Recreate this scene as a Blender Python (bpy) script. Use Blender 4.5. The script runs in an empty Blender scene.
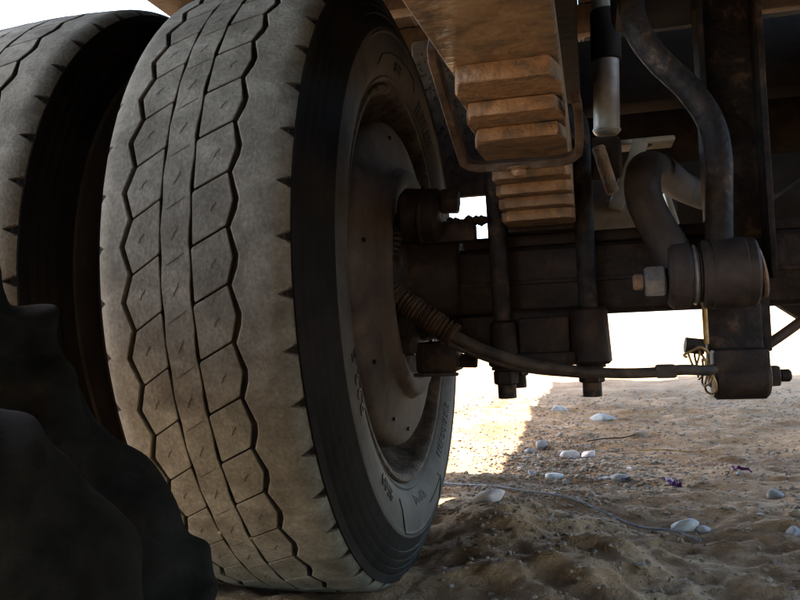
import bpy, bmesh, math, random
import numpy as np
from mathutils import Vector, Matrix
from math import radians, sin, cos, pi

S = bpy.context.scene
COL = S.collection
random.seed(7)

# ------------------------------------------------------------------ camera
F_PX, CAM = 775.74, Vector((0.33699, -1.35544, 0.42133))
YAW, PITCH, ROLL = 0.24155, 0.03528, -0.04457
cam_d = bpy.data.cameras.new('camera')
cam_d.sensor_fit = 'HORIZONTAL'
cam_d.sensor_width = 36.0
cam_d.lens = 36.0 * F_PX / 800.0
cam_d.clip_start = 0.02
cam_d.clip_end = 3000
cam = bpy.data.objects.new('camera', cam_d)
COL.objects.link(cam)
fwd = Vector((-sin(YAW) * cos(PITCH), cos(YAW) * cos(PITCH), sin(PITCH)))
rgt = Vector((cos(YAW), sin(YAW), 0))
upv = rgt.cross(fwd)
r2 = rgt * cos(ROLL) + upv * sin(ROLL)
u2 = upv * cos(ROLL) - rgt * sin(ROLL)
m = Matrix.Identity(4)
for i in range(3):
    m[i][0], m[i][1], m[i][2], m[i][3] = r2[i], u2[i], -fwd[i], CAM[i]
cam.matrix_world = m
S.camera = cam

# ------------------------------------------------------------------ world, sun, exposure
SUN_EL, SUN_AZ = radians(54), radians(15)      # azimuth: from -X turned towards +Y
to_sun = Vector((-cos(SUN_AZ) * cos(SUN_EL), sin(SUN_AZ) * cos(SUN_EL), sin(SUN_EL)))
W = bpy.data.worlds.new('World')
S.world = W
W.use_nodes = True
nt = W.node_tree
sky = nt.nodes.new('ShaderNodeTexSky')
sky.sky_type = 'NISHITA'
sky.sun_disc = False
sky.sun_elevation = SUN_EL
sky.sun_rotation = math.atan2(to_sun.x, to_sun.y)
sky.air_density = 1.0
sky.dust_density = 1.6
nt.links.new(sky.outputs[0], nt.nodes['Background'].inputs[0])
nt.nodes['Background'].inputs[1].default_value = 0.15
sun_d = bpy.data.lights.new('sun', 'SUN')
sun_d.energy = 5.0
sun_d.angle = radians(0.5)
sun_d.color = (1.0, 0.93, 0.82)
sun = bpy.data.objects.new('sun', sun_d)
COL.objects.link(sun)
sun.rotation_euler = to_sun.to_track_quat('Z', 'Y').to_euler()
S.view_settings.view_transform = 'Standard'
S.view_settings.look = 'None'
S.view_settings.gamma = 1.0
S.view_settings.exposure = 3.3

# ------------------------------------------------------------------ materials
def mat(name, cols, scale=8.0, rough=0.7, metal=0.0, bump=0.3, bscale=60.0, spec=0.22, detail=6.0, pos=(0.35, 0.65), fine=0.25):
    """two- or three-colour noise over world position, plus fine relief"""
    M = bpy.data.materials.new(name)
    M.use_nodes = True
    n, l = M.node_tree.nodes, M.node_tree.links
    b = n['Principled BSDF']
    b.inputs['Roughness'].default_value = rough
    b.inputs['Metallic'].default_value = metal
    b.inputs['Specular IOR Level'].default_value = spec
    g = n.new('ShaderNodeNewGeometry')
    t = n.new('ShaderNodeTexNoise')
    t.inputs['Scale'].default_value = scale
    t.inputs['Detail'].default_value = detail
    t.inputs['Roughness'].default_value = 0.65
    t.inputs['Distortion'].default_value = 0.4
    l.new(g.outputs['Position'], t.inputs['Vector'])
    r = n.new('ShaderNodeValToRGB')
    e = r.color_ramp.elements
    while len(e) < len(cols):
        e.new(0.5)
    for i, c in enumerate(cols):
        e[i].position = pos[0] + (pos[1] - pos[0]) * i / max(1, len(cols) - 1)
        e[i].color = (*c, 1)
    l.new(t.outputs['Fac'], r.inputs['Fac'])
    t2 = n.new('ShaderNodeTexNoise')
    t2.inputs['Scale'].default_value = bscale
    t2.inputs['Detail'].default_value = 5
    l.new(g.outputs['Position'], t2.inputs['Vector'])
    mx = n.new('ShaderNodeMix')
    mx.data_type = 'RGBA'
    mx.blend_type = 'OVERLAY'
    mx.inputs['Factor'].default_value = fine
    l.new(r.outputs['Color'], mx.inputs['A'])
    l.new(t2.outputs['Color'], mx.inputs['B'])
    hs = n.new('ShaderNodeHueSaturation')
    hs.inputs['Saturation'].default_value = 1.0
    bw = n.new('ShaderNodeRGBToBW')
    l.new(t2.outputs['Color'], bw.inputs[0])
    l.new(bw.outputs[0], mx.inputs['B'])
    l.new(mx.outputs['Result'], b.inputs['Base Color'])
    bp = n.new('ShaderNodeBump')
    bp.inputs['Strength'].default_value = bump
    bp.inputs['Distance'].default_value = 0.004
    l.new(t2.outputs['Fac'], bp.inputs['Height'])
    l.new(bp.outputs['Normal'], b.inputs['Normal'])
    return M

MT = {
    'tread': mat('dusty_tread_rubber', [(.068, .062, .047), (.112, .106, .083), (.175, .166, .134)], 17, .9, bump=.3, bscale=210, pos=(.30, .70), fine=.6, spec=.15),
    'groove': mat('dark_recess_rubber', [(.020, .018, .015), (.055, .045, .033)], 30, .95, bump=.5),  # dark tone stands in for shade in shoulder notches and sipe slots
    'side': mat('ridged_sidewall_rubber', [(.0038, .0034, .003), (.016, .0135, .011)], 9, .75, bump=.2, pos=(.35, .75), spec=.10),
    'bead': mat('dusty_bead_rubber', [(.022, .019, .0155), (.066, .058, .047)], 8, .8, bump=.25, pos=(.3, .7)),
    'letter': mat('bare_black_rubber', [(.012, .012, .012), (.03, .027, .024)], 40, .6, bump=.1),
    'rim': mat('rusty_dirty_rim', [(.018, .012, .008), (.045, .030, .020), (.085, .062, .042)], 26, .85, bump=.8, bscale=80),
    'drum': mat('dusty_drum_iron', [(.026, .0175, .012), (.080, .058, .041)], 8, .85, bump=.12, bscale=90, fine=.15),
    'rust': mat('rusty_spring_steel', [(.10, .085, .072), (.215, .135, .076), (.30, .20, .115)], 30, .75, .0, bump=.9, bscale=120, pos=(.34, .66)),
    'rustplate': mat('rusty_oily_leaf', [(.11, .092, .073), (.25, .175, .105), (.36, .265, .165)], 26, .36, .25, bump=.9, bscale=60, pos=(.36, .64), spec=.5),
    'dark': mat('grimy_black_steel', [(.006, .0042, .0034), (.016, .0108, .0082), (.045, .029, .019)], 22, .65, .0, bump=1.0, bscale=55, pos=(.3, .75)),
    'greasy': mat('greasy_chipped_paint', [(.010, .0095, .0095), (.024, .0195, .017), (.10, .066, .042)], 30, .6, .0, bump=.9, bscale=80, pos=(.40, .72), spec=.15),
    'ashy': mat('dusty_grey_iron', [(.016, .0135, .012), (.042, .034, .029)], 22, .6, .0, bump=.5, bscale=80),
    'zinc': mat('worn_zinc_nut', [(.22, .22, .22), (.42, .41, .39)], 40, .4, .7, bump=.3, bscale=120),
    'pale': mat('dull_shock_tube', [(.22, .20, .165), (.36, .33, .27)], 18, .45, .2, bump=.2, bscale=60),
    'brown': mat('mud_caked_steel', [(.010, .0065, .004), (.026, .017, .0105), (.048, .032, .02)], 12, .9, bump=1.0, bscale=50, pos=(.3, .7)),
    'under': mat('underbody_paint', [(.008, .006, .005), (.026, .018, .012)], 6, .85, bump=.6, bscale=40),
    'hose': mat('black_air_hose', [(.022, .018, .015), (.07, .055, .042)], 30, .6, bump=.3),
    'sleeve': mat('brown_wrapped_sleeve', [(.020, .0115, .007), (.050, .030, .018)], 50, .85, bump=.7, bscale=160),
    'tie': mat('brass_wire', [(.20, .13, .05), (.36, .25, .10)], 60, .45, .6, bump=.2),
    'sand': None,
    'gravel': mat('gravel_stone', [(.10, .075, .052), (.19, .145, .10), (.29, .235, .18)], 24, .85, bump=.6, bscale=120),
    'white_stone': mat('pale_river_stone', [(.24, .23, .21), (.40, .39, .365)], 22, .7, bump=.3, bscale=120),
    'grey_stone': mat('grey_river_stone', [(.15, .145, .14), (.30, .28, .26)], 26, .75, bump=.4, bscale=120),
    'brown_stone': mat('brown_clod_stone', [(.12, .085, .055), (.24, .17, .11)], 26, .9, bump=.8, bscale=120),
    'pink_stone': mat('pinkish_river_stone', [(.33, .27, .24), (.5, .43, .39)], 22, .75, bump=.3, bscale=120),
    'purple': mat('purple_foil', [(.07, .018, .10), (.16, .05, .20)], 60, .4, bump=.4),
    'wire': mat('grey_cable', [(.13, .13, .135), (.24, .24, .25)], 60, .5, bump=.2),
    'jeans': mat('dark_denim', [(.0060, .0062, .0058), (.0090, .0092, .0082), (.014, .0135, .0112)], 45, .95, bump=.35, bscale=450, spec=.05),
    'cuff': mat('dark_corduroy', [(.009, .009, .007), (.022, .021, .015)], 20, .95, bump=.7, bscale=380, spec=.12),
    'shirt': mat('dark_shirt', [(.03, .03, .03), (.05, .05, .05)], 12, .95, bump=.3, bscale=300, spec=.2),
    'skin': mat('skin', [(.22, .12, .08), (.28, .16, .11)], 12, .6, bump=.1),
    'shoe': mat('shoe_leather', [(.02, .015, .012), (.04, .03, .022)], 20, .6),
    'body': mat('cargo_paint', [(.20, .20, .19), (.34, .33, .30)], 5, .6, bump=.3),
}

def sand_mat():
    M = bpy.data.materials.new('sandy_ground')
    M.use_nodes = True
    n, l = M.node_tree.nodes, M.node_tree.links
    b = n['Principled BSDF']
    b.inputs['Roughness'].default_value = .95
    b.inputs['Specular IOR Level'].default_value = .2
    g = n.new('ShaderNodeNewGeometry')
    def noise(s, d, dist=0.3):
        t = n.new('ShaderNodeTexNoise')
        t.inputs['Scale'].default_value = s
        t.inputs['Detail'].default_value = d
        t.inputs['Roughness'].default_value = .62
        t.inputs['Distortion'].default_value = dist
        l.new(g.outputs['Position'], t.inputs['Vector'])
        return t
    def ramp(src, cs, p0, p1):
        r = n.new('ShaderNodeValToRGB')
        e = r.color_ramp.elements
        while len(e) < len(cs):
            e.new(.5)
        for i, c in enumerate(cs):
            e[i].position = p0 + (p1 - p0) * i / (len(cs) - 1)
            e[i].color = (*c, 1)
        l.new(src, r.inputs['Fac'])
        return r
    big = ramp(noise(3.2, 6).outputs['Fac'], [(.165, .094, .045), (.285, .178, .094), (.395, .268, .158)], .3, .7)
    sm = ramp(noise(48, 5).outputs['Fac'], [(.42, .40, .37), (.52, .50, .48), (.66, .65, .63)], .32, .70)
    mx = n.new('ShaderNodeMix')
    mx.data_type = 'RGBA'
    mx.blend_type = 'OVERLAY'
    mx.inputs['Factor'].default_value = .75
    l.new(big.outputs[0], mx.inputs['A'])
    l.new(sm.outputs[0], mx.inputs['B'])
    l.new(mx.outputs['Result'], b.inputs['Base Color'])
    ad = n.new('ShaderNodeMath')
    ad.operation = 'ADD'
    h1, h2 = noise(55, 9), noise(230, 5)
    l.new(h1.outputs['Fac'], ad.inputs[0])
    ml = n.new('ShaderNodeMath')
    ml.operation = 'MULTIPLY'
    ml.inputs[1].default_value = .35
    l.new(h2.outputs['Fac'], ml.inputs[0])
    l.new(ml.outputs[0], ad.inputs[1])
    bp = n.new('ShaderNodeBump')
    bp.inputs['Strength'].default_value = 1.0
    bp.inputs['Distance'].default_value = .016
    l.new(ad.outputs[0], bp.inputs['Height'])
    l.new(bp.outputs['Normal'], b.inputs['Normal'])
    return M
MT['sand'] = sand_mat()

# ------------------------------------------------------------------ mesh helpers
def link(name, me, parent=None):
    o = bpy.data.objects.new(name, me)
    COL.objects.link(o)
    if parent is not None:
        o.parent = parent
    return o

def finish(name, bm, material, parent=None, smooth=True, ang=35, calc=True):
    if calc:
        bmesh.ops.recalc_face_normals(bm, faces=bm.faces)
    me = bpy.data.meshes.new(name)
    bm.to_mesh(me)
    bm.free()
    for mm in (material if isinstance(material, (list, tuple)) else [material]):
        me.materials.append(MT[mm])
    if smooth:
        me.polygons.foreach_set('use_smooth', [True] * len(me.polygons))
        me.set_sharp_from_angle(angle=radians(ang))
    return link(name, me, parent)

def tag(o, label, cat, group=None, kind=None):
    o['label'] = label
    o['category'] = cat
    if group:
        o['group'] = group
    if kind:
        o['kind'] = kind
    return o

def add_box(bm, c, s, bev=0.0, rot=None, seg=2):
    r = bmesh.ops.create_cube(bm, size=1.0)
    vs = r['verts']
    bmesh.ops.scale(bm, vec=s, verts=vs)
    if bev:
        es = list({e for v in vs for e in v.link_edges})
        rb = bmesh.ops.bevel(bm, geom=es, offset=bev, segments=seg, profile=.5, affect='EDGES')
        vs = list({v for f in rb['faces'] for v in f.verts} | {v for v in vs if v.is_valid})
    if rot is not None:
        bmesh.ops.rotate(bm, cent=(0, 0, 0), matrix=rot, verts=vs)
    bmesh.ops.translate(bm, vec=c, verts=vs)

def box(name, c, s, material, parent, bev=.004, rot=None):
    bm = bmesh.new()
    add_box(bm, c, s, bev, rot)
    return finish(name, bm, material, parent)

def cyl_bm(bm, p0, p1, r0, r1=None, seg=20, bev=0.0):
    p0, p1 = Vector(p0), Vector(p1)
    r1 = r0 if r1 is None else r1
    d = p1 - p0
    L = d.length
    q = d.to_track_quat('Z', 'Y').to_matrix()
    prof = [(0, 0), (0, r0 - bev), (bev, r0), (L - bev, r1), (L, r1 - bev), (L, 0)] if bev else [(0, 0), (0, r0), (L, r1), (L, 0)]
    rings = []
    for h, r in prof:
        if r == 0:
            rings.append([bm.verts.new(p0 + q @ Vector((0, 0, h)))])
        else:
            rings.append([bm.verts.new(p0 + q @ Vector((r * cos(2 * pi * k / seg), r * sin(2 * pi * k / seg), h))) for k in range(seg)])
    for a, b in zip(rings, rings[1:]):
        for k in range(seg):
            k2 = (k + 1) % seg
            if len(a) == 1:
                bm.faces.new((a[0], b[k], b[k2]))
            elif len(b) == 1:
                bm.faces.new((a[k], b[0], a[k2]))
            else:
                bm.faces.new((a[k], b[k], b[k2], a[k2]))

def cyl(name, p0, p1, r, material, parent, r1=None, seg=24, bev=.003):
    bm = bmesh.new()
    cyl_bm(bm, p0, p1, r, r1, seg, bev)
    return finish(name, bm, material, parent, ang=30)

def nut(name, p0, p1, r, material, parent):
    return cyl(name, p0, p1, r, material, parent, seg=6, bev=r * .12)

def catmull(P, n=8):
    P = [Vector(p) for p in P]
    Q = [P[0] * 2 - P[1]] + P + [P[-1] * 2 - P[-2]]
    out = []
    for i in range(1, len(Q) - 2):
        a, b, c, d = Q[i - 1:i + 3]
        for k in range(n):
            t = k / n
            out.append(.5 * ((2 * b) + (c - a) * t + (2 * a - 5 * b + 4 * c - d) * t * t + (3 * b - a - 3 * c + d) * t ** 3))
    out.append(P[-1])
    return out

def tube_bm(bm, pts, rad, seg=12, squash=None):
    n = len(pts)
    rad = rad if hasattr(rad, '__len__') else [rad] * n
    tan = [(pts[min(i + 1, n - 1)] - pts[max(i - 1, 0)]).normalized() for i in range(n)]
    nrm = tan[0].orthogonal().normalized()
    rings = []
    for i in range(n):
        nrm = (nrm - tan[i] * nrm.dot(tan[i])).normalized()
        bi = tan[i].cross(nrm)
        rings.append([bm.verts.new(pts[i] + (nrm * cos(2 * pi * k / seg) + bi * sin(2 * pi * k / seg)) * rad[i]) for k in range(seg)])
    for a, b in zip(rings, rings[1:]):
        for k in range(seg):
            bm.faces.new((a[k], a[(k + 1) % seg], b[(k + 1) % seg], b[k]))
    bm.faces.new(rings[0][::-1])
    bm.faces.new(rings[-1])

def tube(name, pts, rad, material, parent, seg=14, n=8, radii=None):
    P = catmull(pts, n) if n > 1 else [Vector(p) for p in pts]
    if radii:
        xs = np.linspace(0, 1, len(radii))
        rad = list(np.interp(np.linspace(0, 1, len(P)), xs, radii))
    bm = bmesh.new()
    tube_bm(bm, P, rad, seg)
    return finish(name, bm, material, parent, ang=50)

def lathe(name, prof, material, parent, seg=128, cx=0.0):
    """revolve (x, r) about the X axis, in coordinates local to the wheel centre"""
    bm = bmesh.new()
    rings = []
    for x, r in prof:
        if r < 1e-5:
            rings.append([bm.verts.new((x + cx, 0, 0))])
        else:
            rings.append([bm.verts.new((x + cx, -r * cos(2 * pi * k / seg), r * sin(2 * pi * k / seg))) for k in range(seg)])
    for a, b in zip(rings, rings[1:]):
        for k in range(seg):
            k2 = (k + 1) % seg
            if len(b) == 1:
                bm.faces.new((a[k], a[k2], b[0]))
            elif len(a) == 1:
                bm.faces.new((a[0], b[k2], b[k]))
            else:
                bm.faces.new((a[k], a[k2], b[k2], b[k]))
    return finish(name, bm, material, parent, ang=40)

def strap_bm(bm, pts, side, w, t):
    """flat bar along pts; width along `side`, thickness t"""
    P = [Vector(p) for p in pts]
    side = Vector(side).normalized()
    rows = []
    n = len(P)
    for i in range(n):
        tg = (P[min(i + 1, n - 1)] - P[max(i - 1, 0)]).normalized()
        sd = (side - tg * side.dot(tg)).normalized()
        nn = tg.cross(sd)
        rows.append([bm.verts.new(P[i] + sd * a * w / 2 + nn * b * t / 2) for a, b in ((-1, -1), (1, -1), (1, 1), (-1, 1))])
    for a, b in zip(rows, rows[1:]):
        for k in range(4):
            bm.faces.new((a[k], a[(k + 1) % 4], b[(k + 1) % 4], b[k]))
    bm.faces.new(rows[0][::-1])
    bm.faces.new(rows[-1])

# ------------------------------------------------------------------ ground
def vnoise(x, y, seed):
    rs = np.random.RandomState(seed)
    T = rs.rand(256, 256)
    xi, yi = np.floor(x).astype(int), np.floor(y).astype(int)
    fx, fy = x - xi, y - yi
    fx, fy = fx * fx * (3 - 2 * fx), fy * fy * (3 - 2 * fy)
    g = lambda a, b: T[a % 256, b % 256]
    return (g(xi, yi) * (1 - fx) + g(xi + 1, yi) * fx) * (1 - fy) + (g(xi, yi + 1) * (1 - fx) + g(xi + 1, yi + 1) * fx) * fy - .5

def gheight(x, y):
    x, y = np.asarray(x, float), np.asarray(y, float)
    wx = x + .05 * vnoise(x * 5, y * 5, 1)
    wy = y + .05 * vnoise(x * 5 + 9, y * 5, 2)
    h = .030 * vnoise(wx * 1.7, wy * 1.7, 3) + .022 * vnoise(wx * 4.1, wy * 5.3, 4)
    h += .020 * vnoise(wx * 7, wy * 14, 5) + .014 * vnoise(wx * 17, wy * 30, 6)
    rough = np.clip(.5 + 1.6 * vnoise(wx * 1.3 + 5, wy * 1.3, 8), .15, 1)
    h += .014 * rough * np.clip(vnoise(wx * 33, wy * 44, 7), -.1, .5)
    h += .008 * rough * np.clip(vnoise(wx * 70, wy * 80, 12), -.1, .5)
    # ruts left by other wheels: long low ridges running along the truck's length
    h += .009 * np.sin((x * 9.0 + y * 3.1 + 2.5 * vnoise(wx * 1.1, wy * 1.1, 9))) * np.clip(1.2 - abs(y - .05), 0, 1)
    # lugs pressed into the near sand
    near = np.exp(-((y + .02) / .28) ** 2) * np.clip((x - .06) / .08, 0, 1)
    h += .005 * near * np.tanh(2.2 * np.sin(55 * (x * .9 + y * .55) + 6 * vnoise(wx * 2, wy * 2, 10)))
    # sand pushed up beside the tyre
    h += .045 * np.exp(-((x - .13) / .085) ** 2 - ((y - .20) / .16) ** 2)
    h += .028 * np.exp(-((x - .36) / .16) ** 2 - ((y - .12) / .10) ** 2)
    h += .022 * np.exp(-((y + .30) / .10) ** 2) * np.exp(-((x + .15) / .35) ** 2)
    # far ground settles to a gentle swell
    far = np.clip((np.hypot(x, y) - 6) / 10, 0, 1)
    h = h * (1 - .5 * far) + far * .25 * vnoise(x * .06, y * .06, 11)
    # the camera-side pit stays low
    return h - .006

def axis(lo, hi, st, far, gr=1.16):
    a = list(np.arange(lo, hi, st))
    s, v = st, hi
    up = []
    while v < far:
        up.append(v)
        s *= gr
        v += s
    s, v = st * gr, lo - st
    dn = []
    while v > -far:
        dn.append(v)
        s *= gr
        v -= s
    return np.array(dn[::-1] + a + up)

gx = axis(-.55, 1.35, .009, 500)
gy = axis(-.60, 2.4, .009, 900)
X, Y = np.meshgrid(gx, gy)
Z = gheight(X, Y)
nx, ny = len(gx), len(gy)
verts = np.stack([X.ravel(), Y.ravel(), Z.ravel()], 1)
idx = np.arange(nx * ny).reshape(ny, nx)
faces = np.stack([idx[:-1, :-1].ravel(), idx[:-1, 1:].ravel(), idx[1:, 1:].ravel(), idx[1:, :-1].ravel()], 1)
me = bpy.data.meshes.new('ground')
me.vertices.add(len(verts))
me.vertices.foreach_set('co', verts.ravel())
me.loops.add(faces.size)
me.loops.foreach_set('vertex_index', faces.ravel())
me.polygons.add(len(faces))
me.polygons.foreach_set('loop_start', np.arange(0, faces.size, 4))
me.polygons.foreach_set('loop_total', np.full(len(faces), 4))
me.update()
me.validate()
me.polygons.foreach_set('use_smooth', [True] * len(me.polygons))
me.materials.append(MT['sand'])
gr = link('ground', me)
gr['kind'] = 'structure'
gr['label'] = 'loose rutted sandy ground under the truck'

def gz(x, y):
    return float(gheight(np.array([x]), np.array([y]))[0])

# ------------------------------------------------------------------ the truck
truck = bpy.data.objects.new('truck', None)
COL.objects.link(truck)
tag(truck, 'truck seen from underneath with worn dual rear tyres and rusty leaf spring', 'truck')

# ---- tyre
TW, R, NP = .2563, .525, 48
D = 2 * pi / NP
AX_Z = .5
FLOOR = .0095

def crown(u):
    e = abs(2 * u - 1)
    return R - .006 * e ** 2 - .012 * max(0.0, e - .82) ** 2 / .0324

def tp(u, v, dr=0.0):
    r = crown(u) + dr
    return Vector((-TW + u * TW, -r * cos(v * D), r * sin(v * D)))

SIDE = [(.508, .002), (.500, .005), (.4965, .0065), (.495, .0045), (.490, .0095), (.4855, .012), (.484, .010), (.478, .0155), (.4735, .0175), (.472, .0155),
        (.466, .0205), (.4600, .023), (.458, .0205), (.450, .0255), (.440, .0285), (.4375, .0305), (.430, .0315), (.428, .0295), (.415, .0310), (.400, .0315),
        (.385, .0290), (.372, .0235), (.362, .0170), (.3585, .0185), (.354, .0150), (.350, .0100), (.346, .004), (.335, -.010)]
_sr = np.array([s[0] for s in SIDE])[::-1]
_sx = np.array([s[1] for s in SIDE])[::-1]
def side_x(r):
    return float(np.interp(r, _sr, _sx))

def carcass(parent):
    prof = [(x, r) for r, x in SIDE[::-1]]
    half = prof + [(0, R - .0185), (-.006, R - .0145)]
    crownp = [(-TW + u * TW, crown(u) - FLOOR) for u in (.95, .85, .7, .5, .3, .15, .05)]
    mir = [(-TW - x, r) for x, r in half[::-1]]
    p = half + crownp + mir
    o = lathe('tyre', p, ['side', 'groove', 'bead'], parent, seg=192)
    # the groove floor takes the darker rubber
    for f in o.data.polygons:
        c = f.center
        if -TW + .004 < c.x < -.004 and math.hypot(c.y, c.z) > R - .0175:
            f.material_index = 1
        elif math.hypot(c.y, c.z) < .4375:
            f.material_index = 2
    return o

def block_mesh(name, poly, sipes):
    bm = bmesh.new()
    c = sum((Vector((a, b, 0)) for a, b in poly), Vector()) / len(poly)
    # rounded, slightly worn outline
    P = []
    n = len(poly)
    for i in range(n):
        a, b, d = Vector(poly[i - 1]), Vector(poly[i]), Vector(poly[(i + 1) % n])
        sc = Vector((TW, R * D))
        k = .055
        P.append(b + (a - b) * k)
        P.append(b + ((a - b) + (d - b)) * k * .28)
        P.append(b + (d - b) * k)
    def ring(scale, dr):
        out = []
        for q in P:
            d = Vector((q.x - c.x, q.y - c.y))
            dm = Vector((d.x * TW, d.y * R * D))
            L = dm.length
            f = (L - scale) / L
            out.append(bm.verts.new(tp(c.x + d.x * f, c.y + d.y * f, dr)))
        return out
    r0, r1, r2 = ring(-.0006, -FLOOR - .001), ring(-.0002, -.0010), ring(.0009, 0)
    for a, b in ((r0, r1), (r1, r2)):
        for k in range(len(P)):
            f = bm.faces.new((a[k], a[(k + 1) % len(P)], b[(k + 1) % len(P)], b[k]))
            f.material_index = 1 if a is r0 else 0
    cv = bm.verts.new(tp(c.x, c.y, .0002))
    for k in range(len(P)):
        bm.faces.new((r2[k], r2[(k + 1) % len(P)], cv))
    for sp in sipes:
        sipe(bm, [(c.x + a, c.y + b) for a, b in sp], 1)
    bmesh.ops.recalc_face_normals(bm, faces=bm.faces)
    me = bpy.data.meshes.new(name)
    bm.to_mesh(me)
    bm.free()
    me.materials.append(MT['tread'])
    me.materials.append(MT['groove'])
    return me

def sipe(bm, pts, mi, w=.0008, lift=.0005):  # dark ribbon laid on the rubber in place of slot shade
    P = [tp(a, b, lift) for a, b in pts]
    rows = []
    n = len(P)
    for i in range(n):
        tg = (P[min(i + 1, n - 1)] - P[max(i - 1, 0)]).normalized()
        up = Vector((0, P[i].y, P[i].z)).normalized()
        sd = tg.cross(up).normalized()
        ww = w * (1.0 if 0 < i < n - 1 else .5)
        rows.append((bm.verts.new(P[i] + sd * ww), bm.verts.new(P[i] - sd * ww)))
    for a, b in zip(rows, rows[1:]):
        f = bm.faces.new((a[0], b[0], b[1], a[1]))
        f.material_index = mi

S_SIPE = [[(-.016, -.09), (-.009, -.07), (-.004, -.01), (.003, .02), (.010, .04), (.014, .09)]]
uA, uB, uC, uD = .205, .368, .528, .722
left_poly = [(uA + .016, .008), (uB - .002, .333), (uB - .005, 1.297), (uA + .016, .968), (uA - .027, .50)]
right_poly = [(uC + .010, .015), (uD - .018, .323), (uD + .014, .76), (uD - .016, 1.283), (uC + .003, .958)]
left_me = block_mesh('tread_block', left_poly, S_SIPE)
right_me = block_mesh('tread_block', right_poly, S_SIPE)

def zig(pts, v):
    v = v % 1.0
    return float(np.interp(v, [p[0] for p in pts], [p[1] for p in pts]))

def rib(name, uin, uout, cols, vs, parent, flip=False, sip=None):
    """a continuous rib round the tyre; uin / uout are functions of the pitch fraction"""
    bm = bmesh.new()
    rings = []
    allv = [(k, v) for k in range(NP) for v in vs]
    ss = cols
    for k, v in allv:
        a, b = uin(v), uout(v)
        row = [bm.verts.new(tp(a, k + v, -FLOOR - .002)), bm.verts.new(tp(a, k + v, -.0012))]
        row += [bm.verts.new(tp(a + (b - a) * s, k + v, 0)) for s in ss]
        row += [bm.verts.new(tp(b, k + v, -.0012)), bm.verts.new(tp(b, k + v, -FLOOR - .002 - (.012 if sip is None else 0)))]
        rings.append(row)
    n = len(rings)
    for i in range(n):
        a, b = rings[i], rings[(i + 1) % n]
        for j in range(len(a) - 1):
            f = bm.faces.new((a[j], a[j + 1], b[j + 1], b[j]))
            f.material_index = 1 if j == len(a) - 2 or (j == len(a) - 3 and sip is None and abs(vs[i % len(vs)] - .49) < .12) else 0  # walls in the shoulder notches get the dark colour as painted shade
    if sip:
        for k in range(NP):
            for q in sip:
                sipe(bm, [(a, k + b) for a, b in q], 1)
    return finish(name, bm, ['tread', 'groove'], parent, ang=30)

def make_tyre():
    t = carcass(truck)
    t.location = (0, 0, AX_Z)
    for k in range(NP):
        for meb in (left_me, right_me):
            o = link('tread_block', meb, t)
            o.rotation_euler = (-(k + (0.0 if meb is left_me else .42)) * D, 0, 0)
    cs = [(.02, .14, .28, .5, .72, .86, .98)][0]
    uc = (uB + uC) / 2
    straight = [[(uc - .05, .10), (uc, .20), (uc + .05, .31)], [(uc - .018, .55), (uc - .01, .60), (uc, .67), (uc + .01, .72), (uc + .016, .80)]]
    rib('centre_rib', lambda v: uB + .006 + .004 * sin(2 * pi * v), lambda v: uC - .006 + .005 * sin(2 * pi * v + 1), cs, [0, .25, .5, .75], t, sip=straight)
    zl = [(0, uA - .006), (.5, uA - .055), (1, uA - .006)]
    zr = [(0, uD + .036), (.22, uD + .044), (.70, uD + .004), (1, uD + .036)]
    VS = [0, .10, .22, .34, .39, .42, .45, .48, .50, .52, .55, .58, .61, .70, .84, .92, .98]
    def notch(v):
        return max(0.0, 1 - abs(v - .50) / .085)
    cols = [.03, .2, .4, .6, .75, .87, .95]
    rib('shoulder_rib', lambda v: zig(zl, v), lambda v: .001 + .050 * notch(v) ** .8, cols, VS, t)
    rib('shoulder_rib', lambda v: zig(zr, v), lambda v: .999 - .050 * notch(v) ** .8, cols, VS, t)
    return t

tyre = make_tyre()
tyre['label'] = 'inner worn radial tyre with zigzag grooves and diamond tread blocks'

def dup_tyre(src, dx, phase):
    c = src.copy()
    COL.objects.link(c)
    c.location = src.location + Vector((dx, 0, 0))
    c.rotation_euler = (phase, 0, 0)
    for ch in list(src.children):
        q = ch.copy()
        COL.objects.link(q)
        q.parent = c
    return c
tyre2 = dup_tyre(tyre, -.3769, .06)
tyre2['label'] = 'outer worn radial tyre, mostly cut off beside the inner one'

# ---- raised lettering and outlines on the inner sidewall
def sidewall_pt(th, r, lift):
    return Vector((side_x(r) + lift, -r * cos(th), r * sin(th)))

# seen from the right (+X) with the camera side on the left: theta grows clockwise from left over the top
def text_on(txt, size, deg, r, top_out):
    cu = bpy.data.curves.new('lettering', 'FONT')
    cu.body = txt
    cu.size = size
    cu.align_x = 'CENTER'
    cu.extrude = .0006
    cu.space_character = 1.12
    cu.resolution_u = 3
    o = bpy.data.objects.new('tmp', cu)
    COL.objects.link(o)
    dg = bpy.context.evaluated_depsgraph_get()
    me = bpy.data.meshes.new_from_object(o.evaluated_get(dg))
    bpy.data.objects.remove(o)
    bpy.data.curves.remove(cu)
    th0 = radians(deg)
    for v in me.vertices:
        x, y, z = v.co
        th = th0 + x / r if top_out else th0 - x / r
        rr = r + y if top_out else r - y
        v.co = sidewall_pt(th, rr, .0012 + z)
    me.materials.append(MT['letter'])
    return link('lettering', me, tyre)

text_on('8509', .030, -52, .386, True)
text_on('R22.5', .036, -22, .384, True)
text_on('Doublin', .024, -88, .386, False)
text_on('REGROOVABLE', .020, -128, .384, False)
text_on('TUBELESS', .026, 118, .366, True)
text_on('16 PR', .020, 84, .372, True)

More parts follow.
